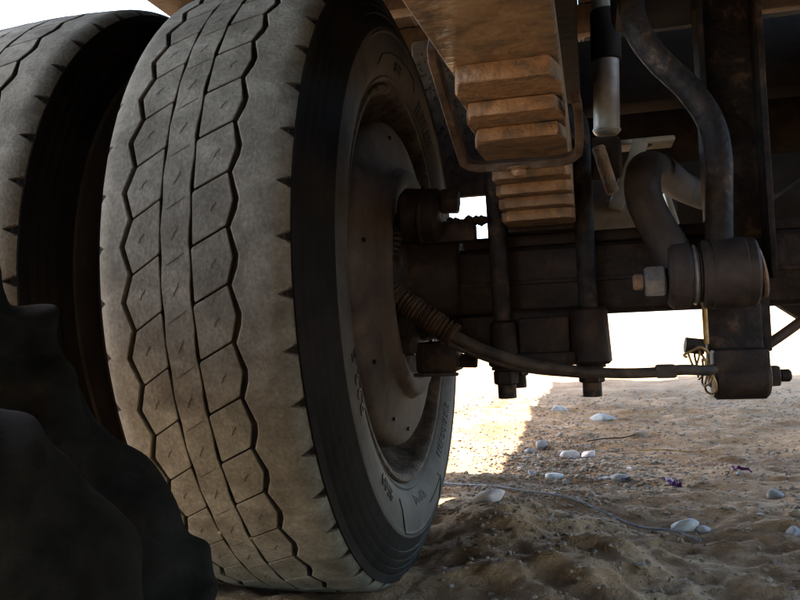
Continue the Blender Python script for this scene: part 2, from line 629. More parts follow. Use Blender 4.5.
def outline(pts, w=.0012):
    bm = bmesh.new()
    P = [sidewall_pt(radians(a), r, .0004) for a, r in pts]
    tube_bm(bm, P, w, 6)
    return finish('moulded_line', bm, 'side', tyre)
arc = lambda a0, a1, r, n=14: [(a0 + (a1 - a0) * i / n, r) for i in range(n + 1)]
outline([(-64, .386)] + arc(-66, -66, .40, 1) + arc(-70, -108, .432) + [(-112, .41), (-110, .388)])
outline(arc(-96, -112, .402, 8))
outline(arc(60, 128, .432, 24))
outline([(62, .385)] + arc(66, 100, .396) + [(103, .380)])

# ---- rims, drums, hub
def make_rim(dx):
    prof = [(.006, .3455), (.012, .349), (.016, .3465), (.0155, .340), (.010, .335), (-.004, .333), (-.03, .330), (-.05, .318), (-.09, .312),
            (-.13, .312), (-.17, .318), (-.215, .330), (-TW - .012, .336), (-TW - .016, .3455), (-TW - .010, .349)]
    o = lathe('wheel_rim', prof, 'rim', truck, seg=128)
    o.location = (dx, 0, AX_Z)
    return o
rim = make_rim(0)
rim['label'] = 'mud caked rim of the inner wheel'
rim2 = rim.copy()
COL.objects.link(rim2)
rim2.location.x = -.3769
rim2['label'] = 'rim of the outer wheel'

drum = lathe('brake_drum', [(-.17, .265), (-.12, .286), (-.02, .2885), (-.006, .287), (.002, .283), (.008, .274), (.013, .255), (.018, .232), (.021, .2125), (.0215, .206),
                            (.026, .202), (.034, .199), (.037, .194), (.0375, .180), (.036, .172), (.030, .168), (.022, .160), (.012, .13), (.010, .09)], 'drum', truck, seg=128)
drum.location = (0, 0, AX_Z)
drum['label'] = 'dusty dished brake drum inside the wheel'
for a in (-62, -84, -30, 12, 75):
    th = radians(a)
    c = Vector((.0115, -.258 * cos(th), .258 * sin(th)))
    bm = bmesh.new()
    cyl_bm(bm, c, c + Vector((.0055, 0, 0)), .0035, seg=8)
    finish('drum_bolt', bm, 'dark', drum)
plate = lathe('hub', [(-.14, .125), (.004, .165), (.020, .163), (.03, .15), (.045, .105), (.11, .095), (.125, .08), (.125, 0)], 'dark', truck, seg=48)
plate.location = (0, 0, AX_Z)
for k in range(10):
    a = 2 * pi * k / 10 + .2
    c = Vector((.02, -.135 * cos(a), .135 * sin(a)))
    bm = bmesh.new()
    cyl_bm(bm, c, c + Vector((.022, 0, 0)), .011, seg=6, bev=.001)
    finish('hub_bolt', bm, 'ashy', plate)
# outer wheel disc and hub cap so the left side of the axle is not open
wd = lathe('wheel_disc', [(-.36, .32), (-.40, .30), (-.42, .20), (-.44, .17), (-.50, .14), (-.56, .11), (-.57, 0)], 'rim', truck, seg=64)
wd.location = (0, 0, AX_Z)

# ---- axle
bm = bmesh.new()
add_box(bm, (.98, 0, .488), (1.76, .130, .118), .018, seg=3)
axle = finish('axle_beam', bm, 'dark', truck, ang=25)
bm = bmesh.new()
add_box(bm, (.98, -.002, .556), (1.70, .105, .020), .006)
finish('axle_flange', bm, 'dark', axle)
box('weld_seam', (.98, -.0675, .486), (1.72, .006, .007), 'dark', axle, .002)

# ---- leaf spring
LX, LH = .2655, .0545
T = .0155
def leaf_z(base, y):
    return base - .04 * y * y if y < 0 else base - .04 * y * y

def make_leaf(name, base, ytip, yend, material, parent, tip=.05, th=T):
    bm = bmesh.new()
    ys = [ytip, ytip + .0012] + list(np.linspace(ytip + tip, yend, max(4, int((yend - ytip) / .05))))
    rows = []
    for i, y in enumerate(ys):
        f = 0.0 if i > 1 else (1.0 if i == 1 else 1.0)
        hw = LH - f * .009
        zb = leaf_z(base, y) + (.0012 if i == 0 else 0)
        zt = leaf_z(base, y) + th - (.0012 if i == 0 else 0) - .0006
        b = .0018
        rows.append([bm.verts.new((LX + sx * (hw - e), y, z)) for sx, e, z in
                     ((-1, b, zb), (1, b, zb), (1, 0, zb + b), (1, 0, zt - b), (1, b, zt), (-1, b, zt), (-1, 0, zt - b), (-1, 0, zb + b))])
    for a, b2 in zip(rows, rows[1:]):
        for k in range(8):
            bm.faces.new((a[k], a[(k + 1) % 8], b2[(k + 1) % 8], b2[k]))
    bm.faces.new(rows[0][::-1])
    bm.faces.new(rows[-1])
    return finish(name, bm, material, parent, ang=25)

spring = make_leaf('leaf_spring', .690, -1.30, .95, 'rustplate', truck, th=.019)
spring['label'] = 'rusty stepped leaf spring pack clamped to the axle'
tips = [(.6715, -.61), (.655, -.535), (.639, -.475), (.623, -.285), (.607, -.245), (.591, -.215), (.575, -.185)]
for i, (b, y) in enumerate(tips):
    make_leaf('leaf', b, y, -y * .98 + .02 * (i % 2), 'rust', spring, tip=.045 if i < 3 else .012, th=T + (.004 if i < 1 else .0006))
# rebound clip
CL, CR = .196, .334
q0, q1 = Vector((0, -.60, .690)), Vector((0, -.438, .622))
pts = []
def cp(x, f):
    p = q0.lerp(q1, f)
    return (x, p.y, p.z)
pts = [cp(CL + .004, -.12), cp(CL, .0), cp(CL, .82)]
pts += [(CL + .002, -.442, .6165), (CL + .009, -.437, .6115), (CL + .019, -.435, .609)]
pts += [(CL + .05, -.434, .6085), (CR - .05, -.434, .6075), (CR - .019, -.435, .608), (CR - .009, -.437, .6105), (CR - .002, -.442, .6155)]
pts += [cp(CR, .82), cp(CR, .62), cp(CR - .002, .5)]
bm = bmesh.new()
strap_bm(bm, pts, (0, .8, .45), .017, .0095)
bmesh.ops.bevel(bm, geom=list(bm.edges), offset=.0012, segments=1, affect='EDGES')
finish('rebound_clip', bm, 'rim', spring, ang=30)
bm = bmesh.new()
cyl_bm(bm, (.262, -.434, .601), (.262, -.434, .6035), .012, .016, seg=16, bev=.001)
cyl_bm(bm, (.262, -.434, .594), (.262, -.434, .601), .007, .010, seg=12, bev=.001)
finish('clip_rivet', bm, 'rust', spring)

# ---- U-bolts with nuts, clamp plates
for yy, lab in ((-.098, 1), (.098, 0)):
    UL, UR = .1945, .3335
    pts = [(UL + .004, yy, .30), (UL - .001, yy, .60), (UL - .002, yy, .715)]
    pts += [(UL + .008, yy, .742), (UL + .03, yy, .754), (LX, yy, .755), (UR - .03, yy, .754), (UR - .008, yy, .742)]
    pts += [(UR, yy, .715), (UR - .001, yy, .60), (UR - .002, yy, .30)]
    ub = tube('u_bolt', pts, .0150, 'greasy', truck, seg=12, n=6)
    ub['label'] = 'steel U-bolt on the near side of the axle' if lab else 'steel U-bolt on the far side of the axle'
    for xx in (UL + .003, UR - .002):
        nut('nut', (xx, yy, .322), (xx, yy, .345), .020, 'dark', ub)
        cyl('washer', (xx, yy, .3455), (xx, yy, .350), .023, 'dark', ub, bev=.001)
bm = bmesh.new()
add_box(bm, (.266, 0, .396), (.150, .190, .092), .012, seg=3)
# legs of the bolts run through sleeves at the corners
for yy in (-.098, .098):
    cyl_bm(bm, (.198, yy, .3505), (.198, yy, .425), .028, .022, 20, .004)
    cyl_bm(bm, (.3315, yy, .3505), (.3315, yy, .440), .033, .029, 20, .005)
add_box(bm, (.262, 0, .362), (.150, .24, .022), .006)
add_box(bm, (.155, -.045, .409), (.085, .10, .050), .008)
sp = finish('spring_clamp_plate', bm, 'dark', truck, ang=30)
box('clamp_face', (.262, -.110, .398), (.078, .010, .058), 'dark', sp, .003)
bm = bmesh.new()
add_box(bm, (LX, 0, .5705), (.108, .19, .0085), .002)
finish('spring_seat', bm, 'dark', truck)

# ---- brake gear between drum and spring
ch = cyl('brake_chamber', (.045, -.135, .603), (.112, -.135, .598), .043, 'dark', truck, seg=28, bev=.008)
cyl('chamber_clamp', (.078, -.135, .601), (.086, -.135, .600), .047, 'dark', ch, seg=28)
nut('chamber_nut', (.112, -.135, .620), (.140, -.135, .618), .021, 'dark', ch)
box('chamber_bracket', (.120, -.115, .570), (.085, .035, .032), 'dark', ch, .006)
# clods of mud lying along the bracket top
bm = bmesh.new()
for k in range(26):
    x = .105 + .075 * k / 25
    r = random.uniform(.004, .009)
    s = bmesh.ops.create_icosphere(bm, subdivisions=1, radius=r)['verts']
    bmesh.ops.translate(bm, vec=(x, -.118 + random.uniform(-.012, .012), .586 + random.uniform(-.003, .004)), verts=s)
mo = finish('dried_mud', bm, 'brown', ch)
mo['kind'] = 'stuff'
# wound spring hose going into the hub
pts = []
for k in range(150):
    t = k / 149
    a = 2 * pi * 9 * t
    c = Vector((.045, -.150, .585)).lerp(Vector((.012, -.155, .515)), t)
    pts.append(c + Vector((.012 * cos(a), .012 * sin(a), 0)))
bm = bmesh.new()
tube_bm(bm, pts, .0042, 6)
finish('return_spring', bm, 'dark', ch)
lb = box('camshaft_bracket', (.088, -.085, .370), (.068, .075, .050), 'dark', truck, .006)
box('bracket_lip', (.088, -.124, .3425), (.074, .006, .006), 'ashy', lb, .002)
nut('bracket_bolt', (.036, -.125, .393), (.056, -.130, .392), .0165, 'ashy', lb)
nut('bracket_bolt', (.123, -.085, .362), (.150, -.085, .361), .013, 'dark', lb)
box('bracket_tab', (.135, -.062, .420), (.075, .030, .006), 'ashy', lb, .002)
nut('bracket_bolt', (.150, -.075, .4085), (.166, -.075, .4085), .010, 'ashy', lb)

# ---- brake hose with wrapped sleeve
hs = tube('brake_hose', [(.020, -.155, .560), (.011, -.155, .520), (.020, -.152, .483), (.045, -.150, .460), (.090, -.152, .427), (.128, -.152, .402), (.180, -.160, .377),
                         (.241, -.160, .357), (.300, -.155, .346), (.360, -.15, .339), (.416, -.15, .338), (.462, -.152, .341), (.500, -.135, .338),
                         (.535, -.09, .341), (.572, -.05, .354), (.609, -.05, .376), (.660, -.05, .412), (.74, -.05, .47), (.80, -.04, .50)],
          .008, 'hose', truck, radii=[.009, .010, .010, .010, .010, .010, .0095, .009, .008, .008, .008, .008, .008, .008, .008, .008, .008, .008, .008])
pts = []
A0, A1 = Vector((.024, -.152, .478)), Vector((.126, -.152, .404))
ax = (A1 - A0).normalized()
e1 = ax.orthogonal().normalized()
e2 = ax.cross(e1)
bm = bmesh.new()
tube_bm(bm, [A0.lerp(A1, i / 40) for i in range(41)], [.0175 + .0016 * (i % 2) + .002 * sin(i * .5) for i in range(41)], 18)
for k in range(260):
    t = k / 259
    a = 2 * pi * 15 * t
    pts.append(A0.lerp(A1, t) + (e1 * cos(a) + e2 * sin(a)) * .0188)
tube_bm(bm, pts, .0016, 5)
finish('hose_sleeve', bm, 'sleeve', hs)
tube('second_hose', [(.105, -.150, .398), (.18, -.147, .366), (.24, -.145, .348), (.33, -.143, .337)], .0065, 'hose', hs, seg=10)
box('hose_ferrule', (.438, -.15, .3395), (.030, .020, .020), 'hose', hs, .004)

# ---- stabiliser bar, link, bushing
link_bar = tube('stabiliser_link', [(.412, -.18, 1.06), (.414, -.19, .90), (.421, -.20, .835), (.447, -.20, .787), (.487, -.20, .738), (.512, -.20, .690), (.5195, -.20, .640),
                                    (.517, -.20, .58), (.514, -.20, .515)], .0185, 'greasy', truck, seg=20)
link_bar['label'] = 'bent steel stabiliser link with chipped black paint'
bm = bmesh.new()
BY, BZ = -.20, .4765
cyl_bm(bm, (.487, BY, BZ), (.5595, BY, BZ), .048, seg=36, bev=.004)
cyl_bm(bm, (.499, BY, BZ), (.546, BY, BZ), .0495, seg=36, bev=.003)
finish('bushing_barrel', bm, 'ashy', link_bar, ang=30)
cyl('bushing_rubber', (.4825, BY, BZ), (.4868, BY, BZ), .040, 'letter', link_bar)
cyl('end_washer', (.5600, BY, BZ), (.5665, BY, BZ + .001), .039, 'rust', link_bar, seg=32)
cyl('eye_washer', (.4755, BY, BZ), (.4822, BY, BZ), .043, 'zinc', link_bar, seg=32)
cyl('bolt_shank', (.396, BY, BZ - .006), (.412, BY, BZ - .006), .012, 'rust', link_bar, seg=14)
nut('bolt_nut', (.412, BY, BZ - .006), (.440, BY, BZ - .006), .0235, 'zinc', link_bar)

bar = tube('stabiliser_bar', [(.56, .25, .650), (.50, .10, .652), (.458, -.05, .652), (.428, -.14, .643), (.4185, -.172, .618), (.420, -.18, .588), (.434, -.185, .550), (.450, -.192, .515), (.458, -.198, .488)],
           .026, 'ashy', truck, seg=24, radii=[.026, .026, .026, .026, .026, .026, .026, .027, .024])
bar['label'] = 'thick grey stabiliser bar curving down to its eye'
bm = bmesh.new()
cyl_bm(bm, (.443, BY, BZ), (.475, BY, BZ), .047, seg=32, bev=.006)
finish('bar_eye', bm, 'ashy', bar, ang=30)

# ---- hanger bracket with clamp block and bolts
bm = bmesh.new()
add_box(bm, (.5575, -.065, .66), (.088, .012, .60), .003)
add_box(bm, (.5175, -.095, .70), (.009, .055, .54), .002)
add_box(bm, (.6000, -.095, .72), (.009, .055, .50), .002)
add_box(bm, (.5450, -.078, .372), (.080, .030, .13), .006)
hb = finish('hanger_bracket', bm, 'greasy', truck, ang=30)
hb['label'] = 'black ribbed hanger bracket with a clamp block at its foot'
bm = bmesh.new()
cyl_bm(bm, (.508, -.10, .325), (.586, -.10, .325), .034, seg=24, bev=.005)
add_box(bm, (.5465, -.100, .345), (.078, .066, .045), .006)
cb = finish('clamp_block', bm, 'dark', hb, ang=30)
nut('clamp_nut', (.586, -.10, .325), (.602, -.10, .325), .017, 'ashy', hb)
cyl('clamp_stud', (.602, -.10, .325), (.618, -.10, .325), .0095, 'dark', hb, seg=14)
cyl('rusty_washer', (.5835, -.10, .325), (.588, -.10, .325), .026, 'rust', hb, seg=20)
cyl('clamp_pin', (.4995, -.128, .376), (.4995, -.128, .436), .004, 'tie', hb, seg=10, bev=.001)
nut('hose_fitting', (.470, -.120, .376), (.497, -.118, .372), .0135, 'ashy', hb)
for k, (x, z) in enumerate(((.482, .355), (.489, .344), (.497, .334), (.503, .322))):
    pts = [Vector((x + .004 * cos(a) + .003 * sin(2 * a + k), -.118 - .018 * cos(a), z + .020 * sin(a))) for a in np.linspace(0, 2 * pi, 25)]
    bm = bmesh.new()
    tube_bm(bm, pts, .0017, 6)
    finish('wire_tie', bm, 'tie', hb)
tube('tie_tail', [(.503, -.13, .362), (.490, -.135, .372), (.478, -.138, .368), (.466, -.14, .362), (.470, -.14, .358)], .0022, 'tie', hb, seg=6)

# ---- shock absorber and its mount, behind the axle
sh = cyl('shock_absorber', (.386, .30, .800), (.398, .30, 1.10), .0265, 'pale', truck, seg=28, bev=.006)
sh['label'] = 'pale metal shock absorber tube behind the leaf spring'
cyl('shock_collar', (.3925, .30, .955), (.396, .30, 1.06), .031, 'under', sh, seg=28)
cyl('shock_ring', (.3862, .30, .806), (.3867, .30, .815), .0285, 'pale', sh, seg=28)
eye = cyl('shock_eye', (.350, .30, .752), (.412, .30, .752), .044, 'brown', sh, seg=32, bev=.006)
cyl('shock_eye_ring', (.346, .30, .752), (.3505, .30, .752), .047, 'pale', sh, seg=32, bev=.001)
cyl('shock_bolt', (.366, .238, .765), (.390, .238, .668), .013, 'rust', sh, seg=16)
bm = bmesh.new()
add_box(bm, (.466, .36, .787), (.112, .075, .012), .004)
finish('mount_plate', bm, 'pale', sh)
cyl('plate_hole_disc', (.462, .345, .779), (.462, .345, .7815), .016, 'letter', sh, seg=20, bev=.001)  # dark disc stands in for the shaded hole in the plate
box('mount_arm', (.424, .33, .715), (.030, .05, .15), 'pale', sh, .004, Matrix.Rotation(radians(24), 3, 'Y'))
tq = cyl('torque_rod', (.235, .36, .632), (.47, .36, .640), .036, 'pale', truck, seg=28, bev=.006)
tq['label'] = 'pale round rod end just above the axle'

# ---- chassis above: rails, cross members, floor
for xx in (.265, 1.135):
    bm = bmesh.new()
    add_box(bm, (xx, .4, .99), (.010, 8.6, .23), .002)
    add_box(bm, (xx + (.035 if xx < .7 else -.035), .4, .8790), (.075, 8.6, .009), .002)
    add_box(bm, (xx + (.035 if xx < .7 else -.035), .4, 1.101), (.075, 8.6, .009), .002)
    finish('chassis_rail', bm, 'under', truck)
tk = box('side_bracket', (.515, .02, 1.005), (.235, .16, .150), 'ashy', truck, .022)
tk['label'] = 'grey rounded box bolted under the chassis'
cm = box('cross_member', (1.05, .80, .865), (1.40, .10, .62), 'brown', truck, .012)
box('cross_member', (.70, .52, .985), (.80, .10, .16), 'under', truck, .010)
box('cross_member', (.62, -.55, 1.05), (1.10, .09, .11), 'under', truck, .010)
tn = cyl('air_tank', (.50, .50, .690), (1.20, .50, .690), .075, 'under', truck, seg=36, bev=.03)
tn['label'] = 'dark air tank lying across the chassis'
for x in (.62, 1.05):
    cyl('tank_strap', (x, .50, .690), (x + .03, .50, .690), .078, 'brown', tn, seg=36, bev=.001)
box('gusset', (.512, .40, .648), (.012, .06, .075), 'pale', truck, .003, Matrix.Rotation(radians(-14), 3, 'Y'))
pn = box('spring_hanger', (-.005, .72, .985), (.205, .03, .44), 'brown', truck, .008)
pn['label'] = 'mud caked hanger plate behind the wheel'
bm = bmesh.new()
for k in range(420):
    r = random.uniform(.0015, .0045)
    s = bmesh.ops.create_icosphere(bm, subdivisions=1, radius=r)['verts']
    bmesh.ops.translate(bm, vec=(random.uniform(-.10, .09), .704, random.uniform(.768, 1.18)), verts=s)
mo = finish('dried_mud', bm, 'brown', pn)
mo['kind'] = 'stuff'
# diagonal brace on the far side, low right
box('brace', (.835, .60, .395), (.30, .045, .040), 'brown', truck, .005, Matrix.Rotation(radians(37), 3, 'Y'))
box('far_panel', (1.42, .66, .66), (.72, .05, .44), 'under', truck, .01)
tube('brake_pipe', [(.60, .26, .585), (.69, .30, .641), (.80, .34, .71), (1.0, .40, .80)], .0045, 'brown', truck, seg=8)

BY0, BY1, BX0, BX1, BZ0 = -2.85, 4.4, -1.03, 1.72, 1.53
for k, yb in enumerate(np.arange(BY0 + .1, BY1, .42)):
    box('floor_bearer', ((BX0 + BX1) / 2, yb, BZ0 - .055), (BX1 - BX0 - .12, .07, .105), 'brown', truck, .004)
npl = 14
pw = (BX1 - BX0) / npl
for k in range(npl):
    box('floor_plank', (BX0 + pw * (k + .5), (BY0 + BY1) / 2, BZ0 + .02), (pw - .001, BY1 - BY0, .036), 'under', truck, .0004)
bm = bmesh.new()
for xx in (BX0 + .02, BX1 - .02):
    add_box(bm, (xx, (BY0 + BY1) / 2, BZ0 + .55), (.04, BY1 - BY0, 1.0), .004)
for yy in (BY0 + .02, BY1 - .02):
    add_box(bm, ((BX0 + BX1) / 2, yy, BZ0 + .55), (BX1 - BX0 - .09, .04, 1.0), .004)
cbx = finish('shade_cargo_sides', bm, 'body', truck)  # unseen sides, added so the truck's shadow reaches farther
# the far side of the truck: its own dual wheels, side boxes
for dx in (2.02, 2.02 + .3769):
    t3 = tyre.copy()
    COL.objects.link(t3)
    t3.location = (dx, 0, AX_Z)
    t3['label'] = 'tyre on the other end of the axle'
    for chd in list(tyre.children):
        if chd.name.startswith(('centre_rib', 'shoulder_rib')):
            q = chd.copy()
            COL.objects.link(q)
            q.parent = t3
    r3 = rim.copy()
    COL.objects.link(r3)
    r3.location.x = dx
# towards the front, unseen: cabin and fuel tank boxes added to block light
box('light_block_cab', (.51, -3.85, 1.55), (2.30, 1.90, 2.20), 'body', truck, .06)
box('gearbox', (.66, -2.55, .78), (.52, .75, .52), 'under', truck, .06)
ft = box('light_block_tank', (1.42, -1.72, .78), (.56, 1.85, .66), 'ashy', truck, .09)
for yy in (-2.3, -1.15):
    box('tank_strap', (1.42, yy, .78), (.572, .05, .672), 'dark', ft, .09)
box('shade_box', (-.395, .78, .62), (.52, .24, .58), 'under', truck, .02)  # added out of view to shade the ground beyond the tyre
fl = box('shade_flap', (-.39, .625, .60), (.56, .012, .92), 'letter', truck, .003)  # added behind the tyre, placed to keep sun off the ground there
fl['label'] = 'black rubber flap added behind the dual wheels to shade the ground'

# ------------------------------------------------------------------ stones, litter and cable on the ground
def stone_mesh(seed, flat=.6, sub=3, rough=.18):
    rs = random.Random(seed)
    bm = bmesh.new()
    bmesh.ops.create_icosphere(bm, subdivisions=sub, radius=1)
    ph = [(Vector((rs.uniform(-1, 1), rs.uniform(-1, 1), rs.uniform(-1, 1))).normalized(), rs.uniform(.8, 2.6), rs.uniform(0, 6)) for _ in range(7)]
    facets = [(Vector((rs.gauss(0, 1), rs.gauss(0, 1), rs.gauss(0, 1))).normalized(), rs.uniform(.55, .85)) for _ in range(9)]
    for v in bm.verts:
        d = v.co.normalized()
        k = 1 + rough * sum(sin(f * d.dot(a) * 1.6 + p) for a, f, p in ph) / 3
        v.co = d * k
        for fn, fc in facets:
            t_ = v.co.dot(fn) - fc
            if t_ > 0:
                v.co -= fn * t_ * .9
        v.co.z *= flat
    me = bpy.data.meshes.new('stone')
    bm.to_mesh(me)
    bm.free()
    me.polygons.foreach_set('use_smooth', [sub > 2] * len(me.polygons))
    return me

STONES = [  # x, y, half length, flat, material, label, turn
    (.100, .335, .036, .45, 'pink_stone', 'pale flat stone half buried against the inner tyre', .3),
    (.172, 2.289, .046, .5, 'white_stone', 'white rounded stone beyond the axle, below the U-bolt nut', .2),
    (.347, 1.972, .048, .5, 'white_stone', 'smooth white oval stone lying alone on bare sand', .0),
    (.242, 1.227, .036, .6, 'pink_stone', 'pinkish stone leaning against a smaller one', .8),
    (.300, 1.270, .030, .7, 'pink_stone', 'round pinkish stone touching a larger pinkish one', 1.9),
    (.208, .833, .034, .45, 'white_stone', 'bluish white angular stone at the edge of the gravel heap', .6),
    (.140, 1.382, .027, .8, 'grey_stone', 'dark grey lump at the top of the gravel heap', .9),
    (.106, 1.345, .022, .8, 'grey_stone', 'small grey lump beside the dark grey lump', .1),
    (.349, .808, .026, .5, 'grey_stone', 'flat slate grey stone next to the purple scrap', .4),
    (.382, .790, .034, .35, 'grey_stone', 'long flat grey stone under the purple scrap', -.2),
    (.482, 1.552, .040, .6, 'brown_stone', 'brown clod of dry earth behind the gravel heap', .5),
    (.492, .335, .030, .6, 'white_stone', 'pale round stone at the end of the cable', .3),
    (.534, .325, .018, .5, 'white_stone', 'small bluish pebble beside the pale round stone', 1.0),
    (.724, .600, .024, .7, 'grey_stone', 'grey blue stone on the rutted sand right of the wrappers', .5),
    (.690, .280, .022, .6, 'grey_stone', 'small grey stone near the deep ruts', 1.2),
    (.715, .360, .018, .6, 'brown_stone', 'small brown stone near the deep ruts', .2),
]
for i, (x, y, r, fl_, mt, lab, rz) in enumerate(STONES):
    me = stone_mesh(100 + i, fl_, 3, .32)
    me.materials.append(MT[mt])
    o = link('stone', me)
    o.scale = (r, r * .72, r)
    o.rotation_euler = (random.uniform(-.12, .12), random.uniform(-.12, .12), rz)
    o.location = (x, y, gz(x, y) + r * fl_ * .22)
    tag(o, lab, 'stone')

peb = []
for k, mt in enumerate(('gravel', 'grey_stone', 'brown_stone', 'pink_stone', 'white_stone', 'gravel')):
    me = stone_mesh(200 + k, .6, 2, .42)
    me.materials.append(MT[mt])
    peb.append(me)
rs = random.Random(11)
n = 0
while n < 170:
    if n < 110:      # the gravel heap
        x, y = rs.gauss(.24, .10), rs.gauss(1.02, .22)
        r = abs(rs.gauss(.0, .0055)) + .0045
        lab, grp = '%s pebble in the gravel heap beyond the axle', 'pebbles of the gravel heap'
    else:
        x, y = rs.uniform(.1, 1.15), rs.uniform(.35, 2.6)
        r = abs(rs.gauss(.0, .004)) + .004
        lab, grp = 'small %s pebble scattered on the rutted sand', 'pebbles scattered on the sand'
    if x < .06:
        continue
    if any(math.hypot(x - s[0], y - s[1]) < s[2] * .9 for s in STONES):
        continue
    pk = rs.choice([0, 0, 0, 1, 2, 2, 3, 5, 5]) if rs.random() > .05 else 4
    cn = ('mottled tan', 'grey', 'brown', 'pinkish', 'white', 'mottled tan')[pk]
    o = link('pebble', peb[pk])
    o.scale = (r, r * rs.uniform(.6, 1), r * rs.uniform(.7, 1.1))
    o.rotation_euler = (rs.uniform(-.4, .4), rs.uniform(-.4, .4), rs.uniform(0, 6))
    o.location = (x, y, gz(x, y) + r * .3)
    tag(o, lab % cn, 'pebble', cn + ' ' + grp)
    n += 1

# gravel and grit nobody could count
bm = bmesh.new()
V, Fc = [], []
ico = bmesh.new()
bmesh.ops.create_icosphere(ico, subdivisions=1, radius=1)
iv = np.array([v.co[:] for v in ico.verts])
iff = np.array([[v.index for v in f.verts] for f in ico.faces])
ico.free()
bm.free()
rn = np.random.RandomState(5)
NG = 14000
heap = rn.rand(NG) < .35
xs = np.where(heap, rn.normal(.24, .15, NG), rn.uniform(-.5, 1.4, NG))
ysg = np.where(heap, rn.normal(1.0, .32, NG), rn.uniform(-.3, 3.2, NG))
rr = np.abs(rn.normal(0, .0020, NG)) + .0014
keep = ~((xs < .03) & (np.abs(ysg) < .30) & (xs > -.7))
xs, ysg, rr = xs[keep], ysg[keep], rr[keep]
zs = gheight(xs, ysg) + rr * .25
jit = 1 + .35 * (rn.rand(len(xs), len(iv), 1) - .5)
P = iv[None] * jit * rr[:, None, None] * np.stack([rn.uniform(.8, 1.6, len(xs)), rn.uniform(.8, 1.6, len(xs)), rn.uniform(.5, 1, len(xs))], 1)[:, None]
P += np.stack([xs, ysg, zs], 1)[:, None]
FF = iff[None] + (np.arange(len(xs)) * len(iv))[:, None, None]
me = bpy.data.meshes.new('grit')
me.from_pydata(P.reshape(-1, 3).tolist(), [], FF.reshape(-1, 3).tolist())
me.materials.append(MT['gravel'])
go = link('grit', me)
go['kind'] = 'stuff'
go['label'] = 'fine brown grit strewn over the sand'
go['category'] = 'grit'

# crumpled purple wrappers
def scrap(x, y, s, lab, seed):
    r_ = random.Random(seed)
    bm = bmesh.new()
    N = 7
    g = [[bm.verts.new((s * (i / (N - 1) - .5) * 2 + r_.uniform(-.1, .1) * s, s * .9 * (j / (N - 1) - .5) * 1.4 + r_.uniform(-.1, .1) * s, abs(sin(i * 1.3 + seed) * cos(j * 1.1)) * s * .55 + r_.uniform(0, .12) * s)) for j in range(N)] for i in range(N)]
    for i in range(N - 1):
        for j in range(N - 1):
            if (i, j) in ((0, 0), (N - 2, 0), (0, N - 2)):
                continue
            bm.faces.new((g[i][j], g[i + 1][j], g[i + 1][j + 1], g[i][j + 1]))
    for v in [v for v in bm.verts if not v.link_faces]:
        bm.verts.remove(v)
    bmesh.ops.solidify(bm, geom=bm.faces[:], thickness=.0006)
    o = finish('wrapper_scrap', bm, 'purple', None, ang=20)
    o.location = (x, y, gz(x, y) + .004)
    o.rotation_euler = (.25, -.15, seed)
    tag(o, lab, 'wrapper')
scrap(.399, .785, .017, 'small purple wrapper scrap on a flat grey stone in the gravel', 1)
scrap(.507, .685, .026, 'largest crumpled purple wrapper scrap, lying on bare sand', 2)
scrap(.700, .870, .024, 'dark purple wrapper scrap farthest from the gravel heap', 3)

# cable
cp_ = [(-.10, .68), (-.053, .652), (.068, .582), (.172, .518), (.255, .480), (.332, .418), (.39, .355), (.439, .308), (.480, .280), (.518, .251)]
P = catmull([(x, y, 0) for x, y in cp_], 10)
hh = [gz(p.x, p.y) for p in P]
hs2 = np.convolve(np.pad(hh, 6, 'edge'), np.ones(13) / 13, 'valid')
hm = [max(a + .002, b + .004) for a, b in zip(hh, hs2)]
hm = np.convolve(np.pad(hm, 3, 'edge'), np.ones(7) / 7, 'valid') + .001
bm = bmesh.new()
tube_bm(bm, [Vector((p.x, p.y, h)) for p, h in zip(P, hm)], .0026, 8)
co = finish('cable', bm, 'wire')
tag(co, 'thin grey cable lying across the sand beside the inner tyre', 'cable')

# a few dry twigs
for k, (x, y, L, a, lab) in enumerate(((.38, 1.45, .09, .4, 'thin dry twig sticking out beside the brown clod'), (.56, 1.28, .11, -.35, 'thin dry straw lying flat on open sand'),)):
    d = Vector((cos(a), sin(a), 0)) * L
    c = Vector((x, y, gz(x, y) + .006))
    o = tube('twig', [c - d, c - d * .3 + Vector((0, 0, .006)), c + d * .4 + Vector((.004, .004, .004)), c + d + Vector((0, 0, .012))], .0022, 'tie' if k else 'brown', None, seg=6, n=5)
    tag(o, lab, 'twig')

# pebbles wedged in the tread
def tread_pt(u, k, dr):
    p = tp(u, k, dr)
    return Vector((p.x, p.y, p.z + AX_Z))
for (u, k, r, lab) in ((.372, -5.45, .0050, 'tiny reddish pebble wedged in the left groove of the inner tyre'), (.530, -5.62, .0034, 'tiny pale pebble wedged in the right groove of the inner tyre')):
    me = stone_mesh(int(300 + u * 100), .8, 2)
    me.materials.append(MT['brown_stone'])
    o = link('wedged_pebble', me)
    o.scale = (r, r, r)
    o.location = tread_pt(u, k, -.002)
    tag(o, lab, 'pebble')

# ------------------------------------------------------------------ the person crouching at the left
person = bpy.data.objects.new('person', None)
COL.objects.link(person)
person.location = (0, 0, 0)
tag(person, 'person in dark trousers crouching beside the inner tyre', 'person')

